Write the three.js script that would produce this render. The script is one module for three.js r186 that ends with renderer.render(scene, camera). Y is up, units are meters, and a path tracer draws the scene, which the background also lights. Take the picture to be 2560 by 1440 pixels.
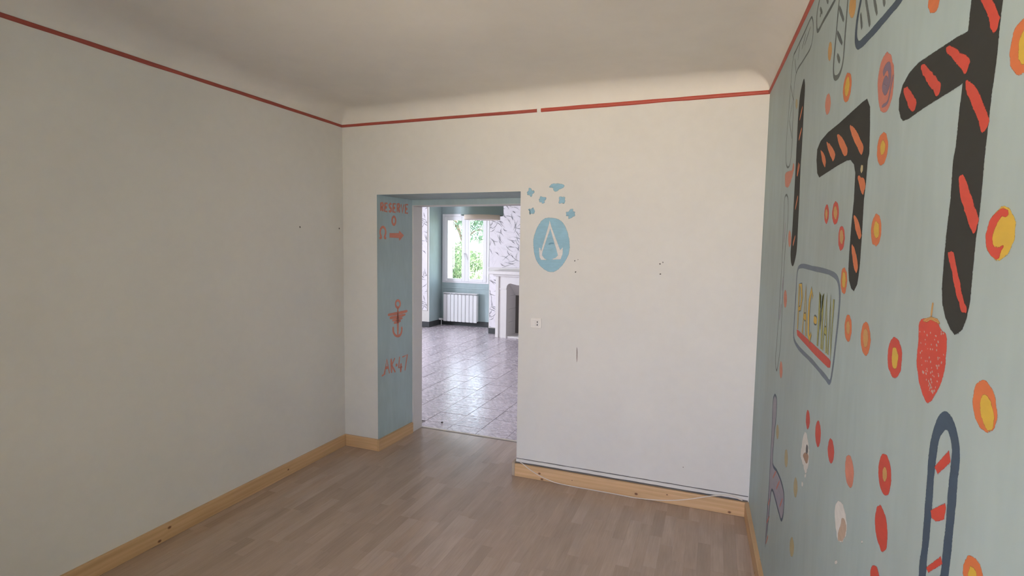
import * as THREE from 'three';
import { RoundedBoxGeometry } from 'three/addons/geometries/RoundedBoxGeometry.js';
import { mergeGeometries } from 'three/addons/utils/BufferGeometryUtils.js';
import { RectAreaLightUniformsLib } from 'three/addons/lights/RectAreaLightUniformsLib.js';
import { ImprovedNoise } from 'three/addons/math/ImprovedNoise.js';

// ------------------------------------------------------------------ camera, sky, sun, window light, exposure
const scene = new THREE.Scene();
const FOCAL = 1331.6;                                            // pixels in the 2560 x 1440 frame
const camera = new THREE.PerspectiveCamera(THREE.MathUtils.radToDeg(2 * Math.atan(720 / FOCAL)), 2560 / 1440, 0.05, 200);
camera.rotation.order = 'YXZ';
camera.position.set(2.7167, 1.6103, 3.4109);
camera.rotation.set(-0.0796, 0.3657, 0.0151);
camera.updateMatrixWorld();

scene.background = new THREE.Color().setRGB(0.70, 0.86, 1.0);
scene.backgroundIntensity = 6.5;

const sun = new THREE.DirectionalLight(0xfff0da, 22);
sun.position.set(20, 21, -3);
sun.target.position.set(0, 0, -6);
sun.castShadow = true;
sun.shadow.mapSize.set(2048, 2048);
Object.assign(sun.shadow.camera, { left: -30, right: 30, top: 30, bottom: -30, near: 1, far: 80 });
scene.add(sun, sun.target);

RectAreaLightUniformsLib.init();
function daylight(w, h, position, towards, color, intensity) {   // daylight entering at a window opening
  const l = new THREE.RectAreaLight(color, intensity, w, h);
  l.position.set(...position);
  l.lookAt(...towards);
  scene.add(l);
  return l;
}
const REAR_Z = 5.6, FAR_LEFT_X = -4.3;
daylight(1.2, 0.8, [2.4, 1.70, REAR_Z + 0.05], [2.4, -9.0, 2.0], 0x84abff, 40);            // window behind the camera: the sky, from above
daylight(1.2, 0.8, [2.4, 1.40, REAR_Z + 0.05], [2.4, 11.5, 2.4], 0xffebc6, 80);             // the same window: sunlit ground, from below
daylight(1.3, 1.3, [FAR_LEFT_X - 0.1, 1.6, -2.6], [0, 1.5, -2.6], 0xe6ebff, 33);        // side window of the adjoining room

const renderer = new THREE.WebGLRenderer();
renderer.toneMapping = THREE.LinearToneMapping;
renderer.toneMappingExposure = 1.09;
renderer.shadowMap.enabled = true;

// ------------------------------------------------------------------ helpers
let seed = 12345;
const rnd = () => { seed = (seed * 1664525 + 1013904223) >>> 0; return seed / 4294967296; };
const rr = (a, b) => a + (b - a) * rnd();
const perlin = new ImprovedNoise();
const noise = (x, y, z = 0) => perlin.noise(x, y, z);
const fbm = (x, y, z = 0, o = 4) => { let s = 0, a = 1, t = 0; for (let i = 0; i < o; i++) { s += a * noise(x, y, z + i * 7.3); t += a; x *= 2.03; y *= 2.03; a *= 0.55; } return s / t; };
const clamp = (x, a = 0, b = 1) => Math.min(b, Math.max(a, x));

const used = new Map();
function numbered(name) { const n = used.get(name) ?? 0; used.set(name, n + 1); return n ? name + '_' + String(n).padStart(3, '0') : name; }
function shade(o) { o.castShadow = o.receiveShadow = true; return o; }
function mesh(name, geo, mat, parent = scene) { const o = shade(new THREE.Mesh(geo, mat)); o.name = parent === scene ? numbered(name) : name; parent.add(o); return o; }
function group(name, parent = scene) { const o = new THREE.Group(); o.name = parent === scene ? numbered(name) : name; parent.add(o); return o; }
function thing(o, label, category, grp) { Object.assign(o.userData, { label, category }); if (grp) o.userData.group = grp; return o; }
function structure(o, label, category) { Object.assign(o.userData, { kind: 'structure', label, category }); return o; }

function metreUV(g) {                                             // uv in metres from the face each vertex lies on
  if (g.index) g = g.toNonIndexed();
  const p = g.attributes.position, uv = new Float32Array(p.count * 2), a = new THREE.Vector3(), b = new THREE.Vector3(), c = new THREE.Vector3();
  for (let i = 0; i < p.count; i += 3) {
    a.fromBufferAttribute(p, i); b.fromBufferAttribute(p, i + 1); c.fromBufferAttribute(p, i + 2);
    const n = b.clone().sub(a).cross(c.clone().sub(a)), ax = Math.abs(n.x), ay = Math.abs(n.y), az = Math.abs(n.z);
    [a, b, c].forEach((v, k) => {
      const [s, t] = ax >= ay && ax >= az ? [v.z, v.y] : ay >= az ? [v.x, v.z] : [v.x, v.y];
      uv[(i + k) * 2] = s; uv[(i + k) * 2 + 1] = t;
    });
  }
  g.setAttribute('uv', new THREE.BufferAttribute(uv, 2));
  return g;
}
function boxGeo(x0, x1, y0, y1, z0, z1, r = 0) {
  const w = x1 - x0, h = y1 - y0, d = z1 - z0;
  const g = r ? new RoundedBoxGeometry(w, h, d, 2, Math.min(r, w / 2.01, h / 2.01, d / 2.01)) : new THREE.BoxGeometry(w, h, d);
  g.translate((x0 + x1) / 2, (y0 + y1) / 2, (z0 + z1) / 2);
  return metreUV(g);
}
const box = (name, b, mat, parent, r = 0) => mesh(name, boxGeo(...b, r), mat, parent);
function prism(points, y0, y1) {                                   // plan outline [x, z] raised from y0 to y1
  const s = new THREE.Shape(points.map(([x, z]) => new THREE.Vector2(x, -z)));
  const g = new THREE.ExtrudeGeometry(s, { depth: y1 - y0, bevelEnabled: false });
  g.rotateX(-Math.PI / 2); g.translate(0, y0, 0);
  return metreUV(g);
}
function tube(points, r, seg = 40, rad = 8) { return new THREE.TubeGeometry(new THREE.CatmullRomCurve3(points.map((p) => new THREE.Vector3(...p))), seg, r, rad); }

// a pixel of the photograph gives a direction; the surface it touches gives the distance
const eye = camera.position.clone();
function ray(u, v) { return new THREE.Vector3((u - 1280) / FOCAL, -(v - 720) / FOCAL, -1).applyQuaternion(camera.quaternion); }
class Surface {
  constructor(origin, across, up) { this.o = new THREE.Vector3(...origin); this.s = new THREE.Vector3(...across).normalize(); this.t = new THREE.Vector3(...up).normalize(); this.n = this.s.clone().cross(this.t).normalize(); }
  hit(u, v) { const d = ray(u, v), k = this.n.dot(this.o.clone().sub(eye)) / this.n.dot(d); return eye.clone().addScaledVector(d, k); }
  at(u, v) { const q = this.hit(u, v).sub(this.o); return new THREE.Vector2(q.dot(this.s), q.dot(this.t)); }
  flat(shape, lift) {                                              // a shape in (across, up) metres laid on the surface
    const g = new THREE.ShapeGeometry(shape, 8), p = g.attributes.position;
    for (let i = 0; i < p.count; i++) {
      const q = this.o.clone().addScaledVector(this.s, p.getX(i)).addScaledVector(this.t, p.getY(i)).addScaledVector(this.n, lift);
      p.setXYZ(i, q.x, q.y, q.z);
    }
    g.computeVertexNormals();
    return g;
  }
}
const W = 2.958, TURN = 0.034;                                     // width at the door wall; the mural wall opens outwards a little
const doorWall = new Surface([0, 0, 0], [1, 0, 0], [0, 1, 0]);
const muralWall = new Surface([W, 0, 0], [TURN, 0, 1], [0, 1, 0]);
const leftWall = new Surface([0, 0, 0], [0, 0, -1], [0, 1, 0]);
leftWall.s.set(0, 0, -1); leftWall.n.set(1, 0, 0);
const JAMB_A = [0.311, 0], JAMB_B = [0.335, -0.46];
const revealWall = new Surface([JAMB_A[0], 0, 0], [JAMB_A[0] - JAMB_B[0], 0, 0.46], [0, 1, 0]);
if (revealWall.n.x < 0) { revealWall.s.negate(); revealWall.n.negate(); }
if (leftWall.n.x < 0) leftWall.n.negate();

// ------------------------------------------------------------------ computed textures
function tex(w, h, fn, repeat = [1, 1], srgb = true) {            // fn(x, y) -> [r, g, b] 0..255
  const d = new Uint8Array(w * h * 4);
  for (let y = 0; y < h; y++) for (let x = 0; x < w; x++) { const c = fn(x, y), i = (y * w + x) * 4; d[i] = clamp(c[0], 0, 255); d[i + 1] = clamp(c[1], 0, 255); d[i + 2] = clamp(c[2], 0, 255); d[i + 3] = 255; }
  const t = new THREE.DataTexture(d, w, h);
  t.magFilter = THREE.LinearFilter; t.minFilter = THREE.LinearMipmapLinearFilter; t.generateMipmaps = true;
  t.wrapS = t.wrapT = THREE.RepeatWrapping; t.repeat.set(...repeat);
  if (srgb) t.colorSpace = THREE.SRGBColorSpace;
  t.needsUpdate = true;
  return t;
}
function wrapFbm(x, y, w, h, fx, fy, z = 0, o = 4) {               // tiling noise by blending across the seam
  const u = x / w, v = y / h, f = (a, b) => fbm(a * fx, b * fy, z, o);
  return f(u, v) * (1 - u) * (1 - v) + f(u - 1, v) * u * (1 - v) + f(u, v - 1) * (1 - u) * v + f(u - 1, v - 1) * u * v;
}
const plasterColour = tex(512, 512, (x, y) => { const a = wrapFbm(x, y, 512, 512, 5, 5, 1), b = wrapFbm(x, y, 512, 512, 40, 40, 3, 2); const k = 246 + a * 9 + b * 4; return [k, k - 1, k - 2]; }, [0.4, 0.4]);
const plasterBump = tex(512, 512, (x, y) => { const k = 128 + wrapFbm(x, y, 512, 512, 7, 7, 9, 3) * 90 + wrapFbm(x, y, 512, 512, 60, 60, 5, 2) * 30; return [k, k, k]; }, [0.5, 0.5], false);
const brushColour = tex(512, 512, (x, y) => { const a = wrapFbm(x, y, 512, 512, 26, 5, 2), b = wrapFbm(x, y, 512, 512, 4, 3, 8, 3), c = wrapFbm(x, y, 512, 512, 70, 16, 4, 2); const k = 238 + a * 14 + b * 26 + c * 8; return [k - b * 8, k, k + b * 6]; }, [0.55, 0.55]);
const strokeColour = tex(256, 256, (x, y) => { const a = wrapFbm(x, y, 256, 256, 8, 26, 2), b = wrapFbm(x, y, 256, 256, 5, 5, 8, 3); const k = 238 + a * 20 + b * 18; return [k, k, k]; }, [3, 3]);
// thin brushed edge of paint: cover over the last millimetres
const edgeCover = tex(64, 256, (x, y) => { const u = x / 63, n = wrapFbm(x * 4, y, 256, 256, 5, 40, 77, 3) * 0.7, k = 255 * clamp((u + n * (1 - Math.abs(u * 2 - 1)) - 0.38) / 0.2); return [k, k, k]; }, [1, 6], false);
edgeCover.wrapS = THREE.ClampToEdgeWrapping; edgeCover.channel = 1;
const ceilingColour = tex(512, 512, (x, y) => { const a = wrapFbm(x, y, 512, 512, 4, 6, 21), b = wrapFbm(x, y, 512, 512, 22, 22, 23, 3); const k = 243 + a * 12 + b * 6; return [k, k - 1, k - 3]; }, [0.35, 0.35]);

const lam = [0, 1, 2].map((n) => tex(256, 1024, (x, y) => {
  const g = wrapFbm(x, y, 256, 1024, 34, 5, 30 + n * 5), f = wrapFbm(x, y, 256, 1024, 90, 12, 40 + n * 3, 2), m = wrapFbm(x, y, 256, 1024, 4, 3, 50 + n, 3);
  const k = 228 + g * 20 + f * 9 + m * 26; return [k, k - 2, k - 5];
}, [3, 1.1]));
const pineTexture = (z, knots) => tex(2048, 128, (x, y) => {
  const u = x / 2048 * 4, v = y / 128;
  let wob = 0, knot = 0;
  for (const [ku, kv, kr] of knots) {
    const dx = (u - ku) / (kr * 1.35), dy = (v - kv) * 0.09 / kr, d = Math.hypot(dx, dy);
    wob += 0.08 * Math.exp(-d * d / 9) * Math.sign(dy || 1); knot = Math.max(knot, clamp(1.2 - d));
  }
  const g = Math.sin((v + wob) * 20 + fbm(u * 1.2, v * 2.2, 60 + z) * 5) * 0.5 + fbm(u * 3, v * 22, 61 + z) * 1.1, b = fbm(u * 1.5, v * 1.5, 63 + z), k = clamp(knot * 1.4);
  return [219 + g * 9 + b * 26 - k * 95, 186 + g * 10 + b * 24 - k * 98, 140 + g * 12 + b * 22 - k * 80];
}, [1 / 4, 1 / 0.09]);
const pineTex = pineTexture(0, [[1.639, 0.63, 0.0075], [1.658, 0.22, 0.008], [1.87, 0.55, 0.003], [2.295, 0.38, 0.008], [2.486, 0.72, 0.004], [2.853, 0.26, 0.0075], [3.4, 0.5, 0.007]]);
const pineTexLeft = pineTexture(9, [[0.627, 0.6, 0.006], [1.483, 0.8, 0.008], [1.54, 0.28, 0.008], [2.3, 0.5, 0.008], [3.1, 0.4, 0.007]]);
// herringbone print of the old floor tiles in the next room
const tilePrint = [0, 1, 2, 3].map((n) => tex(256, 256, (x, y) => {
  const s = 256 / 4, col = Math.floor(x / s), fx = x / s - col, q = (y / s * 3 + (col & 1 ? fx : -fx) * 2.2 + n * 0.3), f = q - Math.floor(q), id = Math.floor(q) * 7 + col * 13 + n * 5;
  const tone = Math.sin(id * 12.9) * 14, edge = f < 0.16 || fx < 0.03 ? 1 : 0;
  const worn = wrapFbm(x, y, 256, 256, 5, 5, 70 + n), fine = wrapFbm(x, y, 256, 256, 30, 12, 80 + n, 2);
  const k = 198 + tone + worn * 55 + fine * 36 + edge * clamp(0.6 + worn * 2.5) * 46;
  return [k + 3, k - 5, k - 1];
}, [1 / 0.28, 1 / 0.28]));
const tileRough = tex(256, 256, (x, y) => { const k = 84 + wrapFbm(x, y, 256, 256, 9, 9, 90) * 90; return [k, k, k]; }, [2.2, 2.2], false);
const tileBump = tex(256, 256, (x, y) => { const k = 128 + wrapFbm(x, y, 256, 256, 14, 5, 95, 3) * 150; return [k, k, k]; }, [3, 3], false);

// swept plaster with grey strokes, on the chimney breast and the pier
function strokesCanvas(w, h, n, s) {
  const make = () => { const c = document.createElement('canvas'); c.width = w; c.height = h; return c; };
  const cc = make(), cb = make(), c = cc.getContext('2d'), b = cb.getContext('2d');
  c.fillStyle = '#f4f0f2'; c.fillRect(0, 0, w, h); b.fillStyle = '#808080'; b.fillRect(0, 0, w, h);
  for (let i = 0; i < n; i++) {
    const x = rnd() * w, y = rnd() * h, a = fbm(x / w * 3, y / h * 3, 5 + s) * 5 + rr(-0.8, 0.8) + 1.1, l = rr(40, 140), k = rr(-0.38, 0.38), steps = 34, dark = rnd() < 0.62;
    for (let pass = 0; pass < 2; pass++) for (let j = 0; j <= steps; j++) {
      const t = j / steps - 0.5, aa = a + k * t * 2, px = x + Math.cos(aa) * l * t, py = y + Math.sin(aa) * l * t, r = (pass ? rr(2.6, 5.2) : 8) * (1 - Math.abs(t) * 1.5) + 0.6;
      if (pass) { if (dark) { c.fillStyle = `rgba(${84 + i % 50},${84 + i % 50},${85 + i % 50},0.36)`; c.beginPath(); c.arc(px, py, Math.max(0.5, r), 0, 7); c.fill(); } b.fillStyle = 'rgba(30,30,30,0.35)'; b.beginPath(); b.arc(px, py, Math.max(0.8, r * 1.2), 0, 7); b.fill(); }
      else { b.fillStyle = 'rgba(225,225,225,0.22)'; b.beginPath(); b.arc(px + 4, py - 4, Math.max(1, r), 0, 7); b.fill(); }
    }
  }
  const ct = new THREE.CanvasTexture(cc), bt = new THREE.CanvasTexture(cb);
  ct.colorSpace = THREE.SRGBColorSpace;
  for (const t of [ct, bt]) { t.wrapS = t.wrapT = THREE.RepeatWrapping; t.repeat.set(1 / 1.6, 1 / 1.6); }
  return [ct, bt];
}
const [sweptColour, sweptBump] = strokesCanvas(1024, 1024, 460, 0);

// ------------------------------------------------------------------ materials (linear base colours)
const lin = (r, g, b) => new THREE.Color().setRGB(r, g, b);
const std = (color, roughness, extra = {}) => new THREE.MeshStandardMaterial({ color, roughness, ...extra });
const M = {
  white: std(lin(0.77, 0.755, 0.71), 0.8, { map: plasterColour, bumpMap: plasterBump, bumpScale: 0.0006 }),
  ceiling: std(lin(0.84, 0.81, 0.755), 0.9, { map: ceilingColour, bumpMap: plasterBump, bumpScale: 0.0008 }),
  teal: std(lin(0.45, 0.56, 0.565), 0.55, { map: brushColour, bumpMap: plasterBump, bumpScale: 0.001 }),
  swept: std(lin(0.88, 0.87, 0.88), 0.8, { map: sweptColour, bumpMap: sweptBump, bumpScale: 0.008 }),
  gloss: std(lin(0.82, 0.82, 0.82), 0.3),
  upvc: std(lin(0.84, 0.83, 0.84), 0.35),
  frame: std(lin(0.72, 0.70, 0.68), 0.5, { map: plasterColour }),
  pine: std(lin(0.90, 0.83, 0.80), 0.5, { map: pineTex }),
  pineLeft: std(lin(0.84, 0.78, 0.76), 0.5, { map: pineTexLeft }),
  pineEnd: std(lin(0.46, 0.37, 0.28), 0.7),
  red: std(lin(0.52, 0.085, 0.055), 0.55, { map: strokeColour }),
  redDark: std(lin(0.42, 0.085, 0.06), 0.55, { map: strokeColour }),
  plastic: std(lin(0.82, 0.79, 0.73), 0.35),
  cable: std(lin(0.78, 0.70, 0.62), 0.5),
  dark: std(lin(0.03, 0.03, 0.03), 0.7),
  hole: std(lin(0.13, 0.12, 0.11), 0.9),
  blackBase: std(lin(0.05, 0.055, 0.055), 0.5),
  stone: std(lin(0.84, 0.81, 0.79), 0.6, { map: plasterColour }),
  soot: std(lin(0.13, 0.115, 0.105), 0.9),
  threshold: std(lin(0.62, 0.56, 0.48), 0.45),
  concrete: std(lin(0.35, 0.34, 0.32), 0.9),
  shadeTeal: std(lin(0.20, 0.27, 0.25), 0.8),
  shadeCream: new THREE.MeshPhysicalMaterial({ color: lin(0.80, 0.71, 0.58), roughness: 0.9, transmission: 0.3, thickness: 0 }),
  glass: new THREE.MeshPhysicalMaterial({ color: 0xffffff, roughness: 0.02, transmission: 1, thickness: 0, ior: 1.5 }),
  steel: std(lin(0.6, 0.6, 0.6), 0.3, { metalness: 1 }),
};

// ------------------------------------------------------------------ structure: the room
const RAIL = 2.5, CEIL = 2.61, DOOR_H = 1.976, DOOR_R = 1.463, WALL_T = 0.6;
const xr = (z) => W + TURN * z;
const leftW = structure(mesh('wall_left', boxGeo(-0.25, 0, -0.1, 2.75, 0, REAR_Z), M.white), 'plain off-white plastered wall left of the doorway', 'wall');
const backW = structure(group('wall_back'), 'white wall with the doorway and a blue oval emblem', 'wall');
mesh('wall_panel', prism([[-0.25, 0], [JAMB_A[0], 0], [JAMB_B[0], JAMB_B[1]], [JAMB_B[0], -WALL_T], [-0.25, -WALL_T]], -0.1, 2.75), M.white, backW);
mesh('wall_panel', boxGeo(DOOR_R, W + 0.3, -0.1, 2.75, -WALL_T, 0), M.white, backW);
mesh('wall_panel', boxGeo(JAMB_A[0], DOOR_R, DOOR_H, 2.75, -WALL_T, 0), M.white, backW);
const rightW = structure(mesh('wall_right', prism([[xr(0), 0], [xr(REAR_Z), REAR_Z], [xr(REAR_Z) + 0.25, REAR_Z], [xr(0) + 0.25, 0]], -0.1, 2.75), M.teal), 'pale teal wall covered in a hand-painted maze mural', 'wall');
// partition added out of view to shade the left side; window wall behind it
structure(mesh('added_partition', boxGeo(-0.25, 1.66, -0.1, 2.75, 3.7, 3.9), M.white), 'white partition wall added out of view to shade the left of the room', 'wall');
const rearW = structure(group('wall_window'), 'white wall with a window opposite the doorway', 'wall');
const RW = [1.75, 3.05, 0.8, 2.3], RZ = [REAR_Z, REAR_Z + 0.4];
for (const b of [[-0.25, RW[0], -0.1, 2.75], [RW[1], xr(REAR_Z) + 0.25, -0.1, 2.75], [RW[0], RW[1], -0.1, RW[2]], [RW[0], RW[1], RW[3], 2.75]]) box('wall_panel', [...b, ...RZ], M.white, rearW);

// teal paint on the reveal of the doorway
const tealReveal = mesh('painted_reveal', revealWall.flat(new THREE.Shape([[0, 0], [1, 0], [1, 1], [0, 1]].map(([a, b]) => { const p = new THREE.Vector3(a ? JAMB_B[0] : JAMB_A[0], 0, a ? JAMB_B[1] : 0).sub(revealWall.o); return new THREE.Vector2(p.dot(revealWall.s), b ? DOOR_H : 0); })), 0.001), M.teal, backW);
tealReveal.userData.label = 'teal painted side of the doorway';
box('painted_lintel', [JAMB_A[0], DOOR_R, DOOR_H - 0.0015, DOOR_H, -0.5, 0], M.teal, backW).userData.label = 'teal painted underside of the lintel';
box('painted_reveal', [DOOR_R - 0.001, DOOR_R, 0, DOOR_H, -WALL_T, -0.012], M.white, backW);

// door frame set at the far end of the reveal
const frame = structure(group('door_1'), 'white wooden door lining at the far end of the doorway', 'door frame');
box('jamb', [0.30, 0.346, 0, 1.926, -WALL_T - 0.005, JAMB_B[1]], M.frame, frame, 0.003);
box('jamb', [DOOR_R - 0.012, DOOR_R + 0.03, 0, 1.926, -WALL_T - 0.005, JAMB_B[1]], M.frame, frame, 0.003);
const head = box('head', [0.30, DOOR_R + 0.03, 1.926, DOOR_H + 0.01, -WALL_T - 0.005, JAMB_B[1]], M.frame, frame, 0.003);
box('head_face', [JAMB_A[0], DOOR_R, 1.930, DOOR_H, JAMB_B[1], JAMB_B[1] + 0.003], M.teal, frame).userData.label = 'teal painted face of the frame head';

// ceiling: uneven old plaster that coves down to the rail
{
  const xs = [], zs = [], fine = [0, 0.006, 0.014, 0.026, 0.042, 0.062, 0.085, 0.11, 0.14, 0.18];
  for (const f of fine) xs.push(f); for (let x = 0.26; x < W - 0.2; x += 0.09) xs.push(x); for (const f of [...fine].reverse()) xs.push(W - f);
  for (const f of fine) zs.push(f); for (let z = 0.26; z < REAR_Z - 0.2; z += 0.09) zs.push(z); for (const f of [...fine].reverse()) zs.push(REAR_Z - f);
  const pos = [], uv = [], idx = [];
  const cove = (d, r, h) => d >= r ? 0 : h * (1 - Math.sqrt(1 - (1 - d / r) ** 2));
  zs.forEach((z) => xs.forEach((x) => {
    const wx = x * xr(z) / W, wob = 1 + 0.25 * fbm(x * 0.9, z * 0.9, 4, 2);
    let y = CEIL + 0.03 * fbm(x * 0.8, z * 0.8, 12, 3) + 0.05 * Math.sin(Math.PI * x / W) * Math.sin(Math.PI * Math.min(1, z / REAR_Z));
    const drop = Math.max(cove(x, 0.17 * wob, 1), cove(W - x, 0.15 * wob, 1), cove(z, 0.13 * wob, 1), cove(REAR_Z - z, 0.15, 1));
    y -= (y - RAIL) * drop;
    pos.push(wx, y, z); uv.push(wx, z);
  }));
  const n = xs.length;
  for (let j = 0; j < zs.length - 1; j++) for (let i = 0; i < n - 1; i++) { const a = j * n + i; idx.push(a, a + 1, a + n, a + 1, a + n + 1, a + n); }
  const g = new THREE.BufferGeometry();
  g.setAttribute('position', new THREE.Float32BufferAttribute(pos, 3)); g.setAttribute('uv', new THREE.Float32BufferAttribute(uv, 2)); g.setIndex(idx); g.computeVertexNormals();
  const c = structure(group('ceiling'), 'uneven cream plaster ceiling with rounded coves above the red rail', 'ceiling');
  mesh('plaster', g, M.ceiling, c);
  box('slab', [-0.3, xr(REAR_Z) + 0.3, 2.72, 2.9, -WALL_T, REAR_Z + 0.4], M.concrete, c);
}

// red rail at the top of the walls, hand painted, with a break over the doorway
function rail(name, a, b, out, h, mat, label) {                    // a, b: ends [x, z]; out: direction into the room
  const A = new THREE.Vector3(a[0], RAIL, a[1]), B = new THREE.Vector3(b[0], RAIL, b[1]), L = A.distanceTo(B), dir = B.clone().sub(A).normalize(), o = new THREE.Vector3(...out), n = Math.ceil(L / 0.02), pos = [], uv = [], idx = [];
  const prof = [[0, -0.5], [0.7, -0.42], [1, -0.15], [1, 0.15], [0.7, 0.42], [0, 0.5]];
  for (let i = 0; i <= n; i++) {
    const s = L * i / n, P = A.clone().addScaledVector(dir, s), hh = h * (1 + 0.32 * fbm(s * 3.1, a[0] * 7 + a[1], 3, 4)), dy = 0.002 * fbm(s * 4, 9, a[0] + a[1] * 3, 3);
    for (const [d, t] of prof) { pos.push(P.x + o.x * d * 0.008, P.y + t * hh + dy, P.z + o.z * d * 0.008); uv.push(s, t * hh); }
  }
  const m = prof.length;
  for (let i = 0; i < n; i++) for (let k = 0; k < m - 1; k++) { const q = i * m + k; idx.push(q, q + m, q + 1, q + 1, q + m, q + m + 1); }
  const g = new THREE.BufferGeometry();
  g.setAttribute('position', new THREE.Float32BufferAttribute(pos, 3)); g.setAttribute('uv', new THREE.Float32BufferAttribute(uv, 2)); g.setIndex(idx); g.computeVertexNormals();
  return structure(mesh(name, g, mat), label, 'rail');
}
const gapA = doorWall.at(1343, 276).x, gapB = doorWall.at(1353, 275).x;
rail('trim_1', [0, REAR_Z], [0, 0.004], [1, 0, 0], 0.021, M.redDark, 'red painted rail along the top of the left wall, shade put into its colour');  // the darker red stands in for the shade on the left wall
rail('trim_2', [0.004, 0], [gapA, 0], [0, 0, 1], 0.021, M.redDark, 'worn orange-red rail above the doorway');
rail('trim_3', [gapB, 0], [W, 0], [0, 0, 1], 0.024, M.red, 'bright red rail right of the break above the doorway');
rail('trim_4', [W, 0], [xr(REAR_Z), REAR_Z], [-1, 0, 0], 0.024, M.red, 'bright red rail along the top of the mural wall');

// pine skirting boards
const BH = 0.09, BT = 0.018;
function boardUV(g, along) { const p = g.attributes.position, uv = g.attributes.uv; for (let i = 0; i < p.count; i++) uv.setXY(i, along === 'x' ? p.getX(i) : p.getZ(i), p.getY(i) + (along === 'x' ? p.getZ(i) : p.getX(i)) * 0.5); return g; }
function skirting(name, b, along, label) { return structure(mesh(name, boardUV(boxGeo(...b, 0.003), along), along === 'x' ? M.pine : M.pineLeft), label, 'skirting board'); }
function skirtingPrism(name, pts, label) { return structure(mesh(name, boardUV(prism(pts, 0, BH), 'z'), M.pineLeft), label, 'skirting board'); }
skirting('baseboard_left', [0, BT, 0, BH, 0, 3.7], 'z', 'pine skirting board along the plain left wall');
skirting('baseboard_back', [BT, JAMB_A[0] + 0.012, 0, BH, 0, BT], 'x', 'short pine skirting board between corner and doorway');
const ro = revealWall.n.clone().multiplyScalar(BT);
skirtingPrism('baseboard_doorway', [[JAMB_A[0] + 0.004, BT], [JAMB_B[0], JAMB_B[1] + 0.012], [JAMB_B[0] + ro.x, JAMB_B[1] + 0.012], [JAMB_A[0] + 0.004 + ro.x, BT]], 'pine skirting board inside the doorway below the teal paint');
skirting('baseboard_emblem_wall', [DOOR_R - 0.006, W - BT, 0, BH, 0, BT], 'x', 'knotty pine skirting board with a thin cable sagging over it');
structure(box('baseboard_return', [DOOR_R - 0.027, DOOR_R - 0.0065, 0, BH + 0.005, -0.45, BT - 0.001], M.pineEnd, scene, 0.002), 'dark end of the skirting board at the doorway edge', 'skirting board');
skirtingPrism('baseboard_right', [[xr(0) - 0.0, 0], [xr(REAR_Z), REAR_Z], [xr(REAR_Z) - 0.022, REAR_Z], [xr(0) - 0.022, 0]], 'pine skirting board along the foot of the mural wall');
// white plaster strip with dark gaps above the skirting
{
  const g = structure(group('trim_5'), 'narrow white plaster strip with ragged dark edges above the skirting', 'trim');
  const ragged = (y0, y1, amp, z) => { const n = 70, up = [], dn = []; for (let i = 0; i <= n; i++) { const x = DOOR_R + (W - 0.004 - DOOR_R) * i / n; up.push(new THREE.Vector2(x, y1 + amp * fbm(x * 9, 3, z, 3))); dn.push(new THREE.Vector2(x, y0 + amp * fbm(x * 9, 8, z, 3))); } return new THREE.Shape([...dn, ...up.reverse()]); };
  const ex = (s, d) => metreUV(new THREE.ExtrudeGeometry(s, { depth: d, bevelEnabled: false }));
  mesh('gap', ex(ragged(0.088, 0.1262, 0.003, 1), 0.0012), M.hole, g).userData.label = 'dark ragged gap';
  mesh('strip', ex(ragged(0.1015, 0.122, 0.004, 2), 0.005), M.white, g);
}

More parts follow.
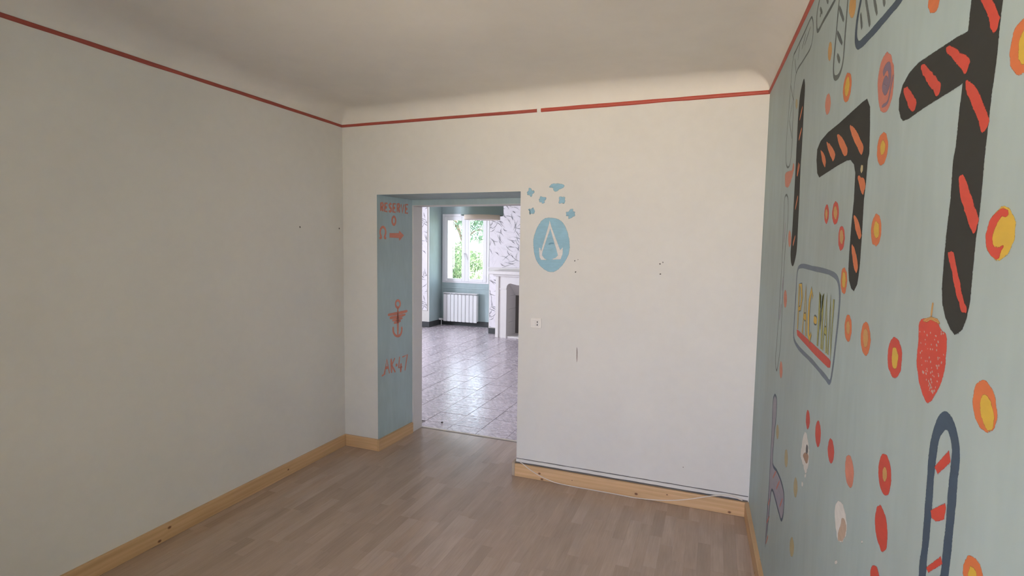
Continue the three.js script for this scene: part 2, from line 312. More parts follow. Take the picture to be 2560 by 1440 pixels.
// ------------------------------------------------------------------ laminate floor, strip by strip
{
  const floor = structure(group('floor'), 'light brown wood-strip laminate floor', 'floor');
  box('subfloor', [-0.25, xr(REAR_Z) + 0.25, -0.12, -0.009, -WALL_T, REAR_Z + 0.4], M.concrete, floor);
  const SW = 0.064, mats = [];
  const tones = [[0.54, 0.412, 0.330], [0.56, 0.43, 0.348], [0.52, 0.395, 0.315], [0.55, 0.415, 0.330], [0.495, 0.375, 0.298], [0.58, 0.45, 0.368]];
  tones.forEach(([r, g, b], i) => mats.push(std(lin(r, g, b), 0.26, { map: lam[i % 3] })));
  function stripGeo(x0, x1, z0, z1, du, dv) {                      // chamfered top
    const c = 0.0003, y = 0, yl = -0.0002, yb = -0.008, q = [];
    const quad = (a, b, cc, d) => q.push(a, b, cc, a, cc, d);
    const o = [[x0, z0], [x0, z1], [x1, z1], [x1, z0]], t = [[x0 + c, z0 + c], [x0 + c, z1 - c], [x1 - c, z1 - c], [x1 - c, z0 + c]];
    quad(...t.map(([x, z]) => [x, y, z]));
    for (let i = 0; i < 4; i++) { const j = (i + 1) % 4; quad([o[i][0], yl, o[i][1]], [o[j][0], yl, o[j][1]], [t[j][0], y, t[j][1]], [t[i][0], y, t[i][1]]); quad([o[i][0], yb, o[i][1]], [o[j][0], yb, o[j][1]], [o[j][0], yl, o[j][1]], [o[i][0], yl, o[i][1]]); }
    const g = new THREE.BufferGeometry();
    g.setAttribute('position', new THREE.Float32BufferAttribute(q.flat(), 3));
    g.setAttribute('uv', new THREE.Float32BufferAttribute(q.flatMap(([x, , z]) => [x + du, z + dv]), 2));
    g.computeVertexNormals();
    return g;
  }
  const strips = [];
  for (let i = 0; i < 49; i++) {
    const x0 = i * SW, x1 = x0 + SW - 0.0001, inDoor = x0 > JAMB_A[0] - 0.05 && x1 < DOOR_R + 0.06;
    let z = inDoor ? -WALL_T + 0.016 : 0.0, first = true;
    if (x0 > W) z = (x0 - W) / TURN;
    while (z < REAR_Z) {
      const len = (first ? rr(0.12, 0.5) : rr(0.30, 0.56)), z1 = Math.min(REAR_Z, z + len), tone = Math.floor(rnd() * 6), du = rnd(), dv = rnd();
      first = false;
      const c = new THREE.Vector3((x0 + x1) / 2, 0, (z + z1) / 2), s = c.clone().project(camera), d = c.distanceTo(eye);
      const seen = s.z < 1 && Math.abs(s.x) < 1.15 && s.y > -1.45 && s.y < 1;
      strips.push({ b: [x0, x1, z, z1 - 0.0003, du, dv], tone, score: seen ? (z1 - z) / d ** 3 + 1 : 0 });
      z = z1;
    }
  }
  strips.sort((a, b) => b.score - a.score);
  const rest = [];
  strips.forEach((s, i) => { const g = stripGeo(...s.b); if (i < 295 && s.score > 0) mesh('floor_strip', g, mats[s.tone], floor); else rest.push(g); });
  mesh('floor_strips', mergeGeometries(rest), mats[0], floor).userData.kind = 'stuff';
}
// threshold bar
structure(box('trim_6', [0.346, DOOR_R - 0.012, -0.004, 0.005, -WALL_T - 0.016, -WALL_T + 0.004], M.threshold, scene, 0.003), 'thin pale threshold bar between wood floor and old tiles', 'threshold');

// ------------------------------------------------------------------ painted marks
const px = (ox, oy, k) => (pts) => pts.map(([x, y]) => [ox + x / k, oy + y / k]);
const zA = px(1880, 0, 3), zB = px(1880, 400, 3), zC = px(1860, 860, 1738 / 700), zD = px(1960, 640, 678 / 160), zE = px(1290, 430, 2.88), zG = px(930, 480, 3);
const paint = (r, g, b, rough = 0.6, extra = {}) => std(lin(r, g, b), rough, { map: strokeColour, alphaMap: edgeCover, transparent: true, ...extra });
const P = {
  black: paint(0.030, 0.032, 0.028, 0.85), red: paint(0.68, 0.075, 0.045), orange: paint(0.74, 0.20, 0.065), coral: paint(0.74, 0.27, 0.18), yellow: paint(0.74, 0.49, 0.06), amber: paint(0.66, 0.37, 0.12),
  mustard: paint(0.52, 0.44, 0.24), navy: paint(0.055, 0.095, 0.15), slate: paint(0.16, 0.21, 0.28), ink: paint(0.12, 0.15, 0.155), lilac: paint(0.40, 0.38, 0.46), lime: paint(0.46, 0.45, 0.12), violet: paint(0.25, 0.18, 0.26),
  sky: paint(0.33, 0.57, 0.70), white: paint(0.84, 0.81, 0.77, 0.8), chip: paint(0.86, 0.85, 0.82, 0.9, { bumpMap: plasterBump, bumpScale: 0.004 }), clay: paint(0.46, 0.30, 0.22, 0.9), grey: paint(0.16, 0.16, 0.17, 0.9), brick: paint(0.66, 0.22, 0.16),
  pink: paint(0.60, 0.42, 0.38),
};
const L0 = 0.0002, L1 = 0.0004, L2 = 0.0006;                        // coats of paint
function smoothClosed(v, n = 4) { const c = new THREE.CatmullRomCurve3(v.map((p) => new THREE.Vector3(p.x, p.y, 0)), true, 'centripetal'); return c.getPoints(v.length * n).slice(0, -1).map((p) => new THREE.Vector2(p.x, p.y)); }
function smoothOpen(v, n = 5) { if (v.length < 3) { const o = []; for (let i = 0; i <= 6; i++) o.push(v[0].clone().lerp(v[1], i / 6)); return o; } const c = new THREE.CatmullRomCurve3(v.map((p) => new THREE.Vector3(p.x, p.y, 0)), false, 'centripetal'); return c.getPoints(v.length * n).map((p) => new THREE.Vector2(p.x, p.y)); }
function ragged(v, amp) { return v.map((p) => new THREE.Vector2(p.x + amp * fbm(p.x * 60, p.y * 60, 1, 2), p.y + amp * fbm(p.x * 60, p.y * 60, 5, 2))); }
// filled outline traced in photograph pixels, laid on the wall
function lay(surf, pts, lift, uv1, idx) {                            // plane points to a mesh on the surface
  const pos = [], uv = [];
  for (const p of pts) { const q = surf.o.clone().addScaledVector(surf.s, p.x).addScaledVector(surf.t, p.y).addScaledVector(surf.n, lift); pos.push(q.x, q.y, q.z); uv.push(p.x, p.y); }
  const g = new THREE.BufferGeometry();
  g.setAttribute('position', new THREE.Float32BufferAttribute(pos, 3)); g.setAttribute('uv', new THREE.Float32BufferAttribute(uv, 2)); g.setAttribute('uv1', new THREE.Float32BufferAttribute(uv1, 2));
  g.setIndex(idx); g.computeVertexNormals();
  return g;
}
function fill(name, surf, pix, mat, parent, { smooth = true, amp = 0.002, lift = L0, label, feather = 0.005 } = {}) {
  let v = pix.map(([u, w]) => surf.at(u, w));
  v = ragged(smooth ? smoothClosed(v) : v, amp);
  if (THREE.ShapeUtils.isClockWise(v)) v.reverse();
  const n = v.length, pts = [], uv1 = [], idx = [];
  let run = 0;
  for (let i = 0; i < n; i++) {
    const a = v[(i + n - 1) % n], b = v[(i + 1) % n], t = b.clone().sub(a).normalize();
    run += v[i].distanceTo(a);
    pts.push(new THREE.Vector2(v[i].x - t.y * feather * 0.5, v[i].y + t.x * feather * 0.5), new THREE.Vector2(v[i].x + t.y * feather * 0.6, v[i].y - t.x * feather * 0.6)); uv1.push(0.92, run, 0.05, run);
    const j = (i + 1) % n; idx.push(2 * i, 2 * i + 1, 2 * j, 2 * j, 2 * i + 1, 2 * j + 1);
  }
  for (const f of THREE.ShapeUtils.triangulateShape(pts.filter((_, i) => i % 2 === 0), [])) idx.push(f[0] * 2, f[1] * 2, f[2] * 2);
  const o = mesh(name, lay(surf, pts, lift, uv1, idx), mat, parent);
  if (label) o.userData.label = label;
  return o;
}
// brush stroke of a width in metres along a traced line
function strokeGeo(surf, pix, width, lift, closed = false, smooth = true) {
  let v = pix.map(([u, w]) => surf.at(u, w));
  if (smooth) v = closed ? smoothClosed(v) : smoothOpen(v); else if (v.length < 3) v = smoothOpen(v);
  const n = v.length, pts = [], uv1 = [], idx = [], f = Math.min(0.005, width * 0.35);
  let run = 0;
  for (let i = 0; i < n; i++) {
    const a = v[closed ? (i + n - 1) % n : Math.max(0, i - 1)], b = v[closed ? (i + 1) % n : Math.min(n - 1, i + 1)], t = b.clone().sub(a).normalize(), q = v[i];
    const end = closed ? 1 : Math.min(1, 0.55 + 0.45 * Math.min(i, n - 1 - i) / 1.5), w = width / 2 * end * (1 + 0.3 * fbm(q.x * 25, q.y * 25, 2, 2));
    run += q.distanceTo(a);
    for (const [d, c] of [[-w - f * 0.6, 0], [-w + f * 0.4, 1], [w - f * 0.4, 1], [w + f * 0.6, 0]]) { pts.push(new THREE.Vector2(q.x + t.y * d, q.y - t.x * d)); uv1.push(c ? 0.92 : 0.05, run); }
  }
  for (let i = 0; i < (closed ? n : n - 1); i++) for (let k = 0; k < 3; k++) { const p = i * 4 + k, q = ((i + 1) % n) * 4 + k; idx.push(p, p + 1, q, q, p + 1, q + 1); }
  return lay(surf, pts, lift, uv1, idx);
}
function strokes(name, surf, list, width, mat, parent, { lift = L0, closed = false, smooth = true, label } = {}) {
  const o = mesh(name, mergeGeometries(list.map((l) => strokeGeo(surf, l, width, lift, closed, smooth))), mat, parent);
  if (label) o.userData.label = label;
  return o;
}
const ell = (cx, cy, rx, ry, tilt = 0, n = 14) => Array.from({ length: n }, (_, i) => { const a = i / n * Math.PI * 2, x = Math.cos(a) * rx, y = Math.sin(a) * ry; return [cx + x - y * tilt, cy + y]; });
function dot(z, e, mat, inner, imat, label) {
  const o = fill('painted_dot', muralWall, z(ell(...e)), mat, rightW, { amp: 0.004, label });
  if (inner) fill('dot_centre', muralWall, z(ell(...inner)), imat, o, { amp: 0.004, lift: L1 });
  return o;
}


// the black bars with orange dashes
const bar1 = fill('painted_bar', muralWall, [...zA([[1665, -170], [1650, 0], [1622, 232], [1560, 265], [1440, 340], [1250, 470], [1180, 550], [1130, 640], [1105, 740], [1103, 820], [1115, 885], [1135, 905], [1180, 885], [1300, 800], [1450, 710], [1578, 627], [1560, 800], [1530, 1100]]), ...zB([[1510, 0], [1490, 300], [1460, 560], [1440, 750], [1425, 960], [1430, 1080], [1455, 1190], [1490, 1270], [1520, 1310], [1545, 1305], [1580, 1265], [1610, 1190], [1635, 1060], [1650, 900], [1680, 600], [1700, 440], [1720, 280], [1745, 0]]), ...zA([[1770, 950], [1800, 700], [1835, 450], [1860, 200], [1882, 0], [1896, -170]])], P.black, rightW, { smooth: false, amp: 0.003, label: 'large black painted bar with red dashes' });
for (const s of [zA([[1700, -60], [1770, -60], [1845, 90], [1862, 130], [1835, 225], [1815, 240], [1790, 180], [1760, 80]]), zA([[1455, 365], [1500, 345], [1560, 400], [1610, 415], [1635, 460], [1625, 510], [1605, 550], [1560, 500], [1480, 410]]), zA([[1268, 500], [1300, 485], [1340, 530], [1390, 590], [1418, 640], [1410, 690], [1385, 712], [1350, 670], [1310, 600], [1280, 545]]), zA([[1140, 665], [1165, 655], [1200, 700], [1235, 770], [1225, 820], [1208, 842], [1180, 800], [1150, 730]]), zA([[1605, 600], [1640, 620], [1690, 670], [1740, 790], [1778, 890], [1775, 930], [1735, 992], [1715, 960], [1690, 880], [1640, 760], [1605, 660]]), zB([[1555, 115], [1590, 120], [1620, 190], [1660, 310], [1700, 440], [1695, 490], [1665, 548], [1640, 510], [1600, 380], [1560, 230]]), zB([[1475, 705], [1500, 695], [1530, 760], [1560, 920], [1590, 1050], [1612, 1120], [1608, 1155], [1580, 1140], [1545, 1050], [1510, 880], [1480, 760]])]) fill('dash', muralWall, s, P.red, bar1, { lift: L1, amp: 0.005 });
const bar2 = fill('painted_bar', muralWall, [...zA([[865, 742], [885, 800], [885, 950], [880, 1150]]), ...zB([[868, 0], [855, 170], [840, 300], [825, 560], [810, 780], [800, 870], [790, 930], [765, 985], [745, 965], [728, 900], [724, 820], [730, 700], [745, 500], [765, 300], [775, 100]]), ...zA([[765, 1235], [740, 1200], [710, 1205], [640, 1245], [505, 1330], [490, 1300], [484, 1200], [490, 1120], [515, 1060], [570, 995], [650, 930], [750, 840], [830, 765]])], P.black, rightW, { smooth: false, amp: 0.003, label: 'black painted hooked bar with orange dashes' });
for (const s of [zA([[515, 1130], [530, 1140], [555, 1210], [550, 1250], [535, 1230]]), zA([[560, 1070], [580, 1075], [625, 1160], [612, 1205], [590, 1170]]), zA([[640, 1015], [660, 1010], [715, 1115], [718, 1140], [700, 1172], [670, 1120], [645, 1050]]), zA([[735, 945], [755, 945], [830, 1080], [835, 1120], [822, 1162], [790, 1100], [750, 1010]]), zB([[795, 120], [820, 130], [850, 165], [848, 215], [835, 262], [815, 220]]), zB([[765, 420], [785, 430], [820, 560], [810, 595], [790, 560], [768, 460]]), zB([[750, 640], [765, 650], [795, 800], [785, 848], [770, 820], [750, 700]])]) fill('dash', muralWall, s, P.orange, bar2, { lift: L1, amp: 0.005 });
fill('scuff', muralWall, zB([[818, 40], [830, 30], [834, 60], [826, 95], [816, 80]]), P.mustard, bar2, { lift: L2, amp: 0.008 });
const bar3 = fill('painted_bar', muralWall, [...zA([[390, 590], [398, 640], [390, 800], [375, 1100]]), ...zB([[365, 50], [355, 300], [345, 500], [335, 680], [318, 770], [305, 797], [292, 760], [290, 690], [300, 560], [315, 300], [330, 0]]), ...zA([[345, 900], [360, 720], [375, 640]])], P.black, rightW, { amp: 0.003, label: 'narrow upright black painted bar with thin orange dashes' });
for (const [z, l] of [[zB, [[350, 20], [338, 120]]], [zB, [[345, 270], [325, 370]]], [zB, [[325, 570], [307, 640]]], [zA, [[380, 800], [358, 900]]], [zA, [[374, 960], [352, 1050]]], [zA, [[358, 1230], [340, 1320]]]]) strokes('dash', muralWall, [z(l)], 0.016, P.orange, bar3, { lift: L1 });

// outlined bars
const o1 = strokes('outlined_bar', muralWall, [zA([[450, 130], [460, 180], [458, 260], [445, 340], [390, 445], [332, 550], [318, 640], [308, 850], [300, 1100], [285, 1230], [268, 1255], [256, 1220], [256, 1100], [275, 850], [290, 650], [310, 430], [330, 380], [400, 230], [440, 140]])], 0.008, P.ink, rightW, { closed: true, label: 'thin outlined painted bar below the red rail' });
strokes('hatching', muralWall, [[[332, 550], [322, 440]], [[345, 450], [360, 330]], [[375, 370], [405, 250]], [[395, 340], [440, 200]], [[292, 640], [312, 760]], [[305, 760], [282, 900]], [[280, 900], [300, 1040]]].map(zA), 0.006, P.ink, o1, { lift: L1 });
const o2 = strokes('outlined_bar', muralWall, [zA([[520, -60], [490, 90], [486, 180], [492, 232], [540, 150], [640, -30]])], 0.012, P.ink, rightW, { label: 'outlined painted bar ending in a point' });
strokes('hatching', muralWall, [[[512, 60], [528, 100]], [[516, 95], [512, 130]], [[560, -10], [574, 20]]].map(zA), 0.012, P.ink, o2, { lift: L1 });
const o3 = strokes('outlined_bar', muralWall, [zA([[660, -60], [630, 280], [612, 500], [615, 570], [628, 585], [655, 560], [680, 480], [700, 250], [724, -60]])], 0.012, P.ink, rightW, { label: 'outlined painted bar with rounded lower end and dashes' });
strokes('hatching', muralWall, [[[655, 55], [690, 155]], [[640, 240], [678, 330]], [[640, 410], [660, 465]]].map(zA), 0.014, P.ink, o3, { lift: L1 });
const o4 = strokes('outlined_bar', muralWall, [zA([[825, -40], [790, 150], [780, 290], [795, 338], [830, 318], [900, 245], [1000, 130], [1150, -50]])], 0.019, P.navy, rightW, { label: 'broad outlined painted bar with thick blue lower edge' });
strokes('hatching', muralWall, [[[815, 100], [826, 215]], [[853, -20], [870, 90], [886, 195]], [[915, -20], [940, 110]], [[986, -20], [998, 40]]].map(zA), 0.012, P.ink, o4, { lift: L1 });
const o5 = strokes('outlined_bar', muralWall, [[...zB([[258, 262], [245, 290], [240, 400], [228, 700], [205, 1100], [184, 1400]]), ...zC([[195, 100], [203, 165], [214, 110]]), ...zB([[212, 1400], [227, 1100], [247, 700], [266, 500], [271, 300]])]], 0.009, P.ink, rightW, { closed: true, label: 'long thin outlined painted bar beside the corner' });
strokes('hatching', muralWall, [[[250, 470], [242, 620]], [[236, 880], [226, 980]], [[220, 1080], [206, 1200]]].map(zB), 0.02, P.lilac, o5, { lift: L1 });
const o6 = fill('outlined_bar', muralWall, zC([[193, 312], [182, 345], [175, 500], [165, 700], [155, 900], [142, 1080], [132, 1240], [140, 1200], [155, 1060], [172, 905], [215, 1040], [232, 1095], [243, 1060], [248, 1000], [248, 930], [230, 850], [205, 790], [178, 735], [190, 550], [200, 450], [203, 345]]), P.lilac, rightW, { smooth: false, label: 'forked lilac bar with a dark blue outline' });
strokes('outline', muralWall, [zC([[193, 312], [182, 345], [175, 500], [165, 700], [155, 900], [142, 1080], [132, 1260]]), zC([[193, 312], [203, 345], [200, 450], [190, 550], [178, 735], [205, 790], [230, 850], [248, 930], [248, 1000], [243, 1060], [232, 1093], [215, 1040], [172, 905], [155, 1060], [140, 1200]])], 0.011, P.navy, o6, { lift: L1 });
strokes('hatching', muralWall, [[[222, 1010], [240, 960]], [[200, 900], [222, 850]], [[180, 830], [200, 790]], [[162, 960], [150, 1000]], [[158, 1070], [140, 1110]], [[150, 1190], [135, 1240]]].map(zC), 0.01, P.brick, o6, { lift: L1 });
const o7 = strokes('outlined_bar', muralWall, [zC([[1095, 1560], [1105, 1440], [1130, 1200], [1150, 950], [1170, 700], [1195, 560], [1225, 495], [1250, 475], [1278, 497], [1303, 570], [1316, 670], [1300, 850], [1275, 1150], [1245, 1440], [1235, 1560]])], 0.024, P.navy, rightW, { label: 'navy outlined bar with rounded top and red dashes' });
for (const s of [[[1185, 760], [1275, 670], [1283, 730], [1200, 810]], [[1160, 1040], [1250, 990], [1255, 1030], [1240, 1085], [1195, 1108], [1165, 1085]], [[1135, 1390], [1220, 1320], [1230, 1355], [1145, 1420]]]) fill('dash', muralWall, zC(s), P.red, o7, { lift: L1, smooth: false, amp: 0.005 });

// dots
dot(zA, [755, 45, 25, 88, 0.08], P.amber); dot(zA, [585, 385, 14, 70, 0.05], P.amber); dot(zA, [570, 780, 20, 78, 0.06], P.coral);
dot(zA, [715, 655, 30, 112, 0.1], P.orange, [715, 650, 16, 72, 0.1], P.yellow); dot(zA, [980, 1115, 40, 122, 0.08], P.orange, [982, 1108, 18, 55, 0.08], P.yellow);
const big = dot(zA, [1005, 620, 60, 225, 0.06], P.brick, null, null, 'large red dot with a dark curl painted on it');
strokes('curl', muralWall, [zA([[985, 560], [1000, 520], [1025, 495], [1035, 540], [1030, 620], [1005, 680], [988, 640], [1000, 600], [1018, 620]])], 0.016, P.violet, big, { lift: L1 });
strokes('curl', muralWall, [zA([[975, 800], [1020, 760], [1045, 640], [1062, 560]])], 0.007, P.violet, big, { lift: L1 });
dot(zA, [1365, 15, 42, 84, 0.12], P.orange); dot(zA, [2035, 350, 95, 215, 0.12], P.orange, [2045, 345, 42, 130, 0.1], P.yellow);
dot(zA, [335, 780, 8, 36], P.mustard);
dot(zB, [560, 405, 17, 68, 0.03], P.red, [560, 405, 9, 38], P.amber); dot(zB, [627, 398, 25, 84, 0.03], P.red, [627, 395, 14, 48], P.amber); dot(zB, [672, 585, 24, 92, 0.03], P.red, [672, 578, 14, 52], P.amber);
dot(zB, [690, 905, 24, 98, 0.02], P.orange, [690, 900, 13, 58], P.yellow); dot(zB, [932, 527, 38, 120, 0.04], P.orange, [935, 525, 20, 62], P.yellow); dot(zB, [722, 1260, 26, 102], P.orange, [722, 1258, 13, 50], P.amber);
dot(zB, [853, 1340, 36, 125], P.orange, [853, 1335, 19, 70], P.amber); dot(zB, [283, 590, 11, 60], P.coral); dot(zB, [250, 1040, 12, 65], P.coral);
const half = fill('painted_dot', muralWall, zB(ell(1868, 550, 108, 196, 0.14)), P.yellow, rightW, { amp: 0.004, label: 'yellow and red painted dot half ringed' });
fill('ring', muralWall, zB([[1925, 385], [1890, 368], [1840, 385], [1790, 450], [1762, 540], [1758, 620], [1775, 690], [1820, 738], [1850, 730], [1870, 690], [1890, 645], [1850, 655], [1812, 640], [1806, 570], [1825, 500], [1870, 430], [1920, 415]]), P.red, half, { lift: L1, smooth: true, amp: 0.003 });
dot(zC, [937, 85, 45, 125], P.red, [938, 88, 19, 66], P.yellow); dot(zC, [1497, 385, 73, 165, -0.1], P.orange, [1510, 430, 38, 112, -0.12], P.yellow); dot(zC, [1425, 1445, 62, 128, -0.14], P.orange, [1420, 1450, 26, 70, -0.1], P.yellow);
dot(zC, [397, 470, 12, 58], P.red); dot(zC, [460, 557, 17, 80], P.red); dot(zC, [540, 665, 19, 76, -0.02], P.red); dot(zC, [655, 790, 26, 100, -0.05], P.coral); dot(zC, [875, 810, 39, 130, -0.04], P.red, [875, 810, 13, 48], P.amber);
dot(zC, [853, 1145, 36, 144, -0.09], P.red); dot(zC, [812, 1450, 28, 76, -0.08], P.red); dot(zC, [230, 160, 9, 52], P.coral);
for (const e of [[208, 545, 8, 44], [262, 710, 10, 56], [320, 890, 12, 60], [297, 1260, 13, 60]]) dot(zC, e, P.mustard);
fill('paint_smear', muralWall, zB([[248, 110], [270, 90], [300, 70], [312, 20], [318, 60], [300, 130], [285, 180], [268, 205], [250, 190]]), P.coral, rightW, { amp: 0.01 });

// the berry
const berry = fill('painted_berry', muralWall, [...zB([[1258, 1215], [1330, 1190], [1390, 1205], [1415, 1265], [1450, 1300], [1462, 1360]]), ...zC([[1258, 20], [1250, 120], [1235, 210], [1195, 300], [1140, 370], [1110, 310], [1085, 220], [1073, 100]]), ...zB([[1250, 1360]])], P.red, rightW, { amp: 0.003, label: 'red painted berry with pale seeds' });
fill('cap', muralWall, zB([[1285, 1205], [1310, 1187], [1345, 1180], [1385, 1190], [1412, 1225], [1390, 1222], [1345, 1200], [1310, 1212]]), P.amber, berry, { lift: L1 });
strokes('stem', muralWall, [zB([[1360, 1070], [1352, 1120], [1345, 1182]])], 0.005, P.amber, berry, { lift: L1 });
{
  const list = [];
  for (let i = 0; i < 75; i++) { const t = rnd(), w = (t < 0.55 ? 75 : 75 - (t - 0.55) * 150), x = 1168 + rr(-1, 1) * w, y = -110 + t * 420, l = rr(5, 14), a = rr(-0.6, 0.6); list.push(zC([[x, y], [x + a * l, y + l]])); }
  strokes('seeds', muralWall, list, 0.0032, P.pink, berry, { lift: L1 }).userData.kind = 'stuff';
}

// framed lettering on the mural
const signFrame = strokes('painted_sign', muralWall, [zD([[150, 135], [180, 108], [300, 130], [530, 200], [575, 265], [592, 400], [580, 620], [545, 950], [515, 1200], [488, 1335], [440, 1285], [300, 1120], [130, 935], [103, 850], [112, 650], [130, 350], [138, 200]])], 0.014, P.slate, rightW, { closed: true, label: 'blue painted frame around yellow-green lettering' });
fill('underline', muralWall, zD([[135, 780], [155, 790], [480, 1090], [497, 1120], [490, 1185], [465, 1180], [330, 1050], [140, 840]]), P.red, signFrame, { lift: L1, smooth: false });
const GLYPH = {
  A: [[[0.05, 1], [0.45, 0], [0.9, 1]], [[0.25, 0.62], [0.72, 0.62]]], C: [[[0.85, 0.15], [0.55, 0], [0.2, 0.25], [0.12, 0.6], [0.3, 0.92], [0.6, 1], [0.88, 0.86]]],
  E: [[[0.85, 0.02], [0.15, 0], [0.15, 1], [0.88, 1]], [[0.15, 0.5], [0.7, 0.5]]], M: [[[0.06, 1], [0.14, 0], [0.48, 0.6], [0.8, 0], [0.92, 1]]], N: [[[0.12, 1], [0.12, 0], [0.82, 1], [0.85, 0]]],
  P: [[[0.15, 1], [0.15, 0], [0.6, 0.02], [0.82, 0.25], [0.6, 0.5], [0.15, 0.55]]], R: [[[0.15, 1], [0.15, 0], [0.6, 0.02], [0.82, 0.24], [0.6, 0.48], [0.15, 0.52]], [[0.42, 0.52], [0.88, 1]]],
  S: [[[0.85, 0.12], [0.5, 0], [0.18, 0.2], [0.4, 0.46], [0.75, 0.62], [0.78, 0.86], [0.45, 1], [0.12, 0.88]]], V: [[[0.06, 0], [0.45, 1], [0.88, 0]]], dash: [[[0.15, 0.55], [0.85, 0.55]]],
};
function letter(surf, quad, i, n, glyph) {                          // quad: corners of the whole word in pixels, clockwise from top left
  const lerp = (a, b, t) => [a[0] + (b[0] - a[0]) * t, a[1] + (b[1] - a[1]) * t];
  return GLYPH[glyph].map((l) => l.map(([x, y]) => lerp(lerp(quad[0], quad[1], (i + x * 0.86) / n), lerp(quad[3], quad[2], (i + x * 0.86) / n), y)));
}
const word1 = ['P', 'A', 'C', 'dash', 'M', 'A', 'N'], quad1 = zD([[158, 300], [545, 465], [512, 1085], [138, 770]]);
word1.forEach((g, i) => {
  const l = letter(muralWall, quad1, i, 7, g), o = strokes('painted_letter', muralWall, l, 0.031, P.ink, signFrame, { lift: L1, smooth: false });
  o.name = 'painted_letter'; strokes('letter_fill', muralWall, l, 0.022, i < 4 ? P.yellow : P.lime, o, { lift: L2, smooth: false });
});
// chipped plaster
const chip1 = fill('plaster_chip', muralWall, zC([[375, 552], [390, 560], [402, 640], [405, 700], [395, 770], [382, 805], [370, 760], [352, 690], [360, 620]]), P.chip, rightW, { amp: 0.012, label: 'white chipped patch in the mural with clay showing' });
fill('bare_clay', muralWall, zC([[368, 690], [388, 678], [400, 695], [395, 735], [380, 730]]), P.clay, chip1, { lift: L1, amp: 0.008 }); fill('crack', muralWall, zC([[388, 625], [398, 640], [396, 675], [385, 672]]), P.grey, chip1, { lift: L1, amp: 0.006 });
const chip2 = fill('plaster_chip', muralWall, zC([[590, 972], [615, 1000], [630, 1060], [640, 1120], [632, 1190], [605, 1230], [580, 1210], [568, 1120], [566, 1020]]), P.chip, rightW, { amp: 0.01, label: 'oval white chipped patch in the mural' });
fill('bare_clay', muralWall, zC([[590, 1150], [612, 1080], [635, 1110], [630, 1185], [605, 1222], [585, 1205]]), paint(0.60, 0.46, 0.36, 0.9), chip2, { lift: L1, amp: 0.012 });
for (const e of [[381, 818, 5, 12], [362, 870, 5, 14], [571, 1355, 8, 14], [732, 1230, 4, 8]]) fill('plaster_chip', muralWall, zC(ell(...e)), P.chip, rightW, { amp: 0.004 });

// emblem on the door wall
const egg = fill('painted_emblem', doorWall, zE([[250, 332], [320, 350], [365, 420], [385, 510], [378, 590], [340, 660], [290, 710], [245, 718], [190, 690], [145, 630], [128, 550], [132, 460], [165, 380], [205, 337]]), P.sky, backW, { amp: 0.004, feather: 0.012, label: 'blue painted oval emblem with a white pointed mark' });
fill('mark', doorWall, zE([[242, 350], [255, 395], [275, 450], [300, 515], [318, 562], [337, 543], [335, 590], [322, 627], [258, 631], [285, 618], [302, 600], [290, 555], [265, 470], [246, 405], [228, 460], [205, 530], [190, 575], [188, 600], [200, 618], [222, 633], [180, 632], [170, 610], [165, 545], [177, 550], [181, 572], [195, 520], [215, 455], [235, 385]]), P.white, egg, { smooth: false, lift: L1, amp: 0.001 });
strokes('brush_streak', doorWall, [zE([[235, 520], [255, 513], [272, 515]])], 0.009, paint(0.17, 0.36, 0.50), egg, { lift: L1 });
const blob = (cx, cy, r, k) => Array.from({ length: 16 }, (_, i) => { const a = i / 16 * Math.PI * 2, q = r * (0.72 + 0.42 * Math.abs(fbm(Math.cos(a) * 1.5 + k, Math.sin(a) * 1.5, k, 3)) * 2 + 0.16 * Math.cos(4 * a + k)); return [cx + Math.cos(a) * q, cy + Math.sin(a) * q]; });
for (const [x, y, r, k] of [[105, 148, 28, 0.3], [190, 200, 27, 1.7], [330, 201, 28, 2.9], [113, 281, 25, 4.1], [393, 303, 35, 5.3]]) fill('paint_spot', doorWall, zE(blob(x, y, r, k)), P.sky, backW, { amp: 0.006, feather: 0.012 });
fill('paint_spot', doorWall, zE([[240, 108], [258, 88], [300, 84], [345, 95], [340, 112], [315, 122], [290, 140], [272, 132], [265, 116]]), P.sky, backW, { amp: 0.004, feather: 0.012 });

// lettering on the teal side of the doorway
const quad2 = zG([[62, 82], [278, 96], [276, 160], [60, 142]]);
['R', 'E', 'S', 'E', 'R', 'V', 'E'].forEach((g, i) => strokes('painted_letter', revealWall, letter(revealWall, quad2, i, 7, g), 0.02, P.coral, backW, { smooth: false, lift: 0.0014 }));
strokes('painted_letter', revealWall, [zG(ell(163, 215, 13, 30))], 0.018, P.coral, backW, { closed: true, lift: 0.0014 });
strokes('painted_letter', revealWall, [zG([[54, 346], [68, 342], [60, 305], [66, 274], [80, 262], [96, 274], [102, 302], [94, 342], [106, 346]])], 0.017, P.coral, backW, { lift: 0.0014 });
fill('painted_arrow', revealWall, zG([[130, 308], [200, 308], [203, 290], [238, 325], [205, 365], [200, 345], [130, 342]]), P.coral, backW, { smooth: false, lift: 0.0014, label: 'coral painted arrow' });
const anchor = strokes('painted_anchor', revealWall, [[[118, 922], [190, 910], [265, 892]], [[132, 945], [190, 935], [250, 918]], [[152, 964], [228, 945]], [[163, 982], [215, 966]], [[193, 868], [193, 1075]]].map((l) => zG(l)), 0.022, P.coral, backW, { lift: 0.0014, label: 'red painted winged anchor' });
strokes('ring', revealWall, [zG(ell(193, 840, 17, 27))], 0.017, P.coral, anchor, { closed: true, lift: 0.0014 });
strokes('hook', revealWall, [zG([[158, 1010], [160, 1050], [175, 1075], [193, 1081], [212, 1070], [222, 1040], [222, 1010]])], 0.019, P.coral, anchor, { lift: 0.0014 });
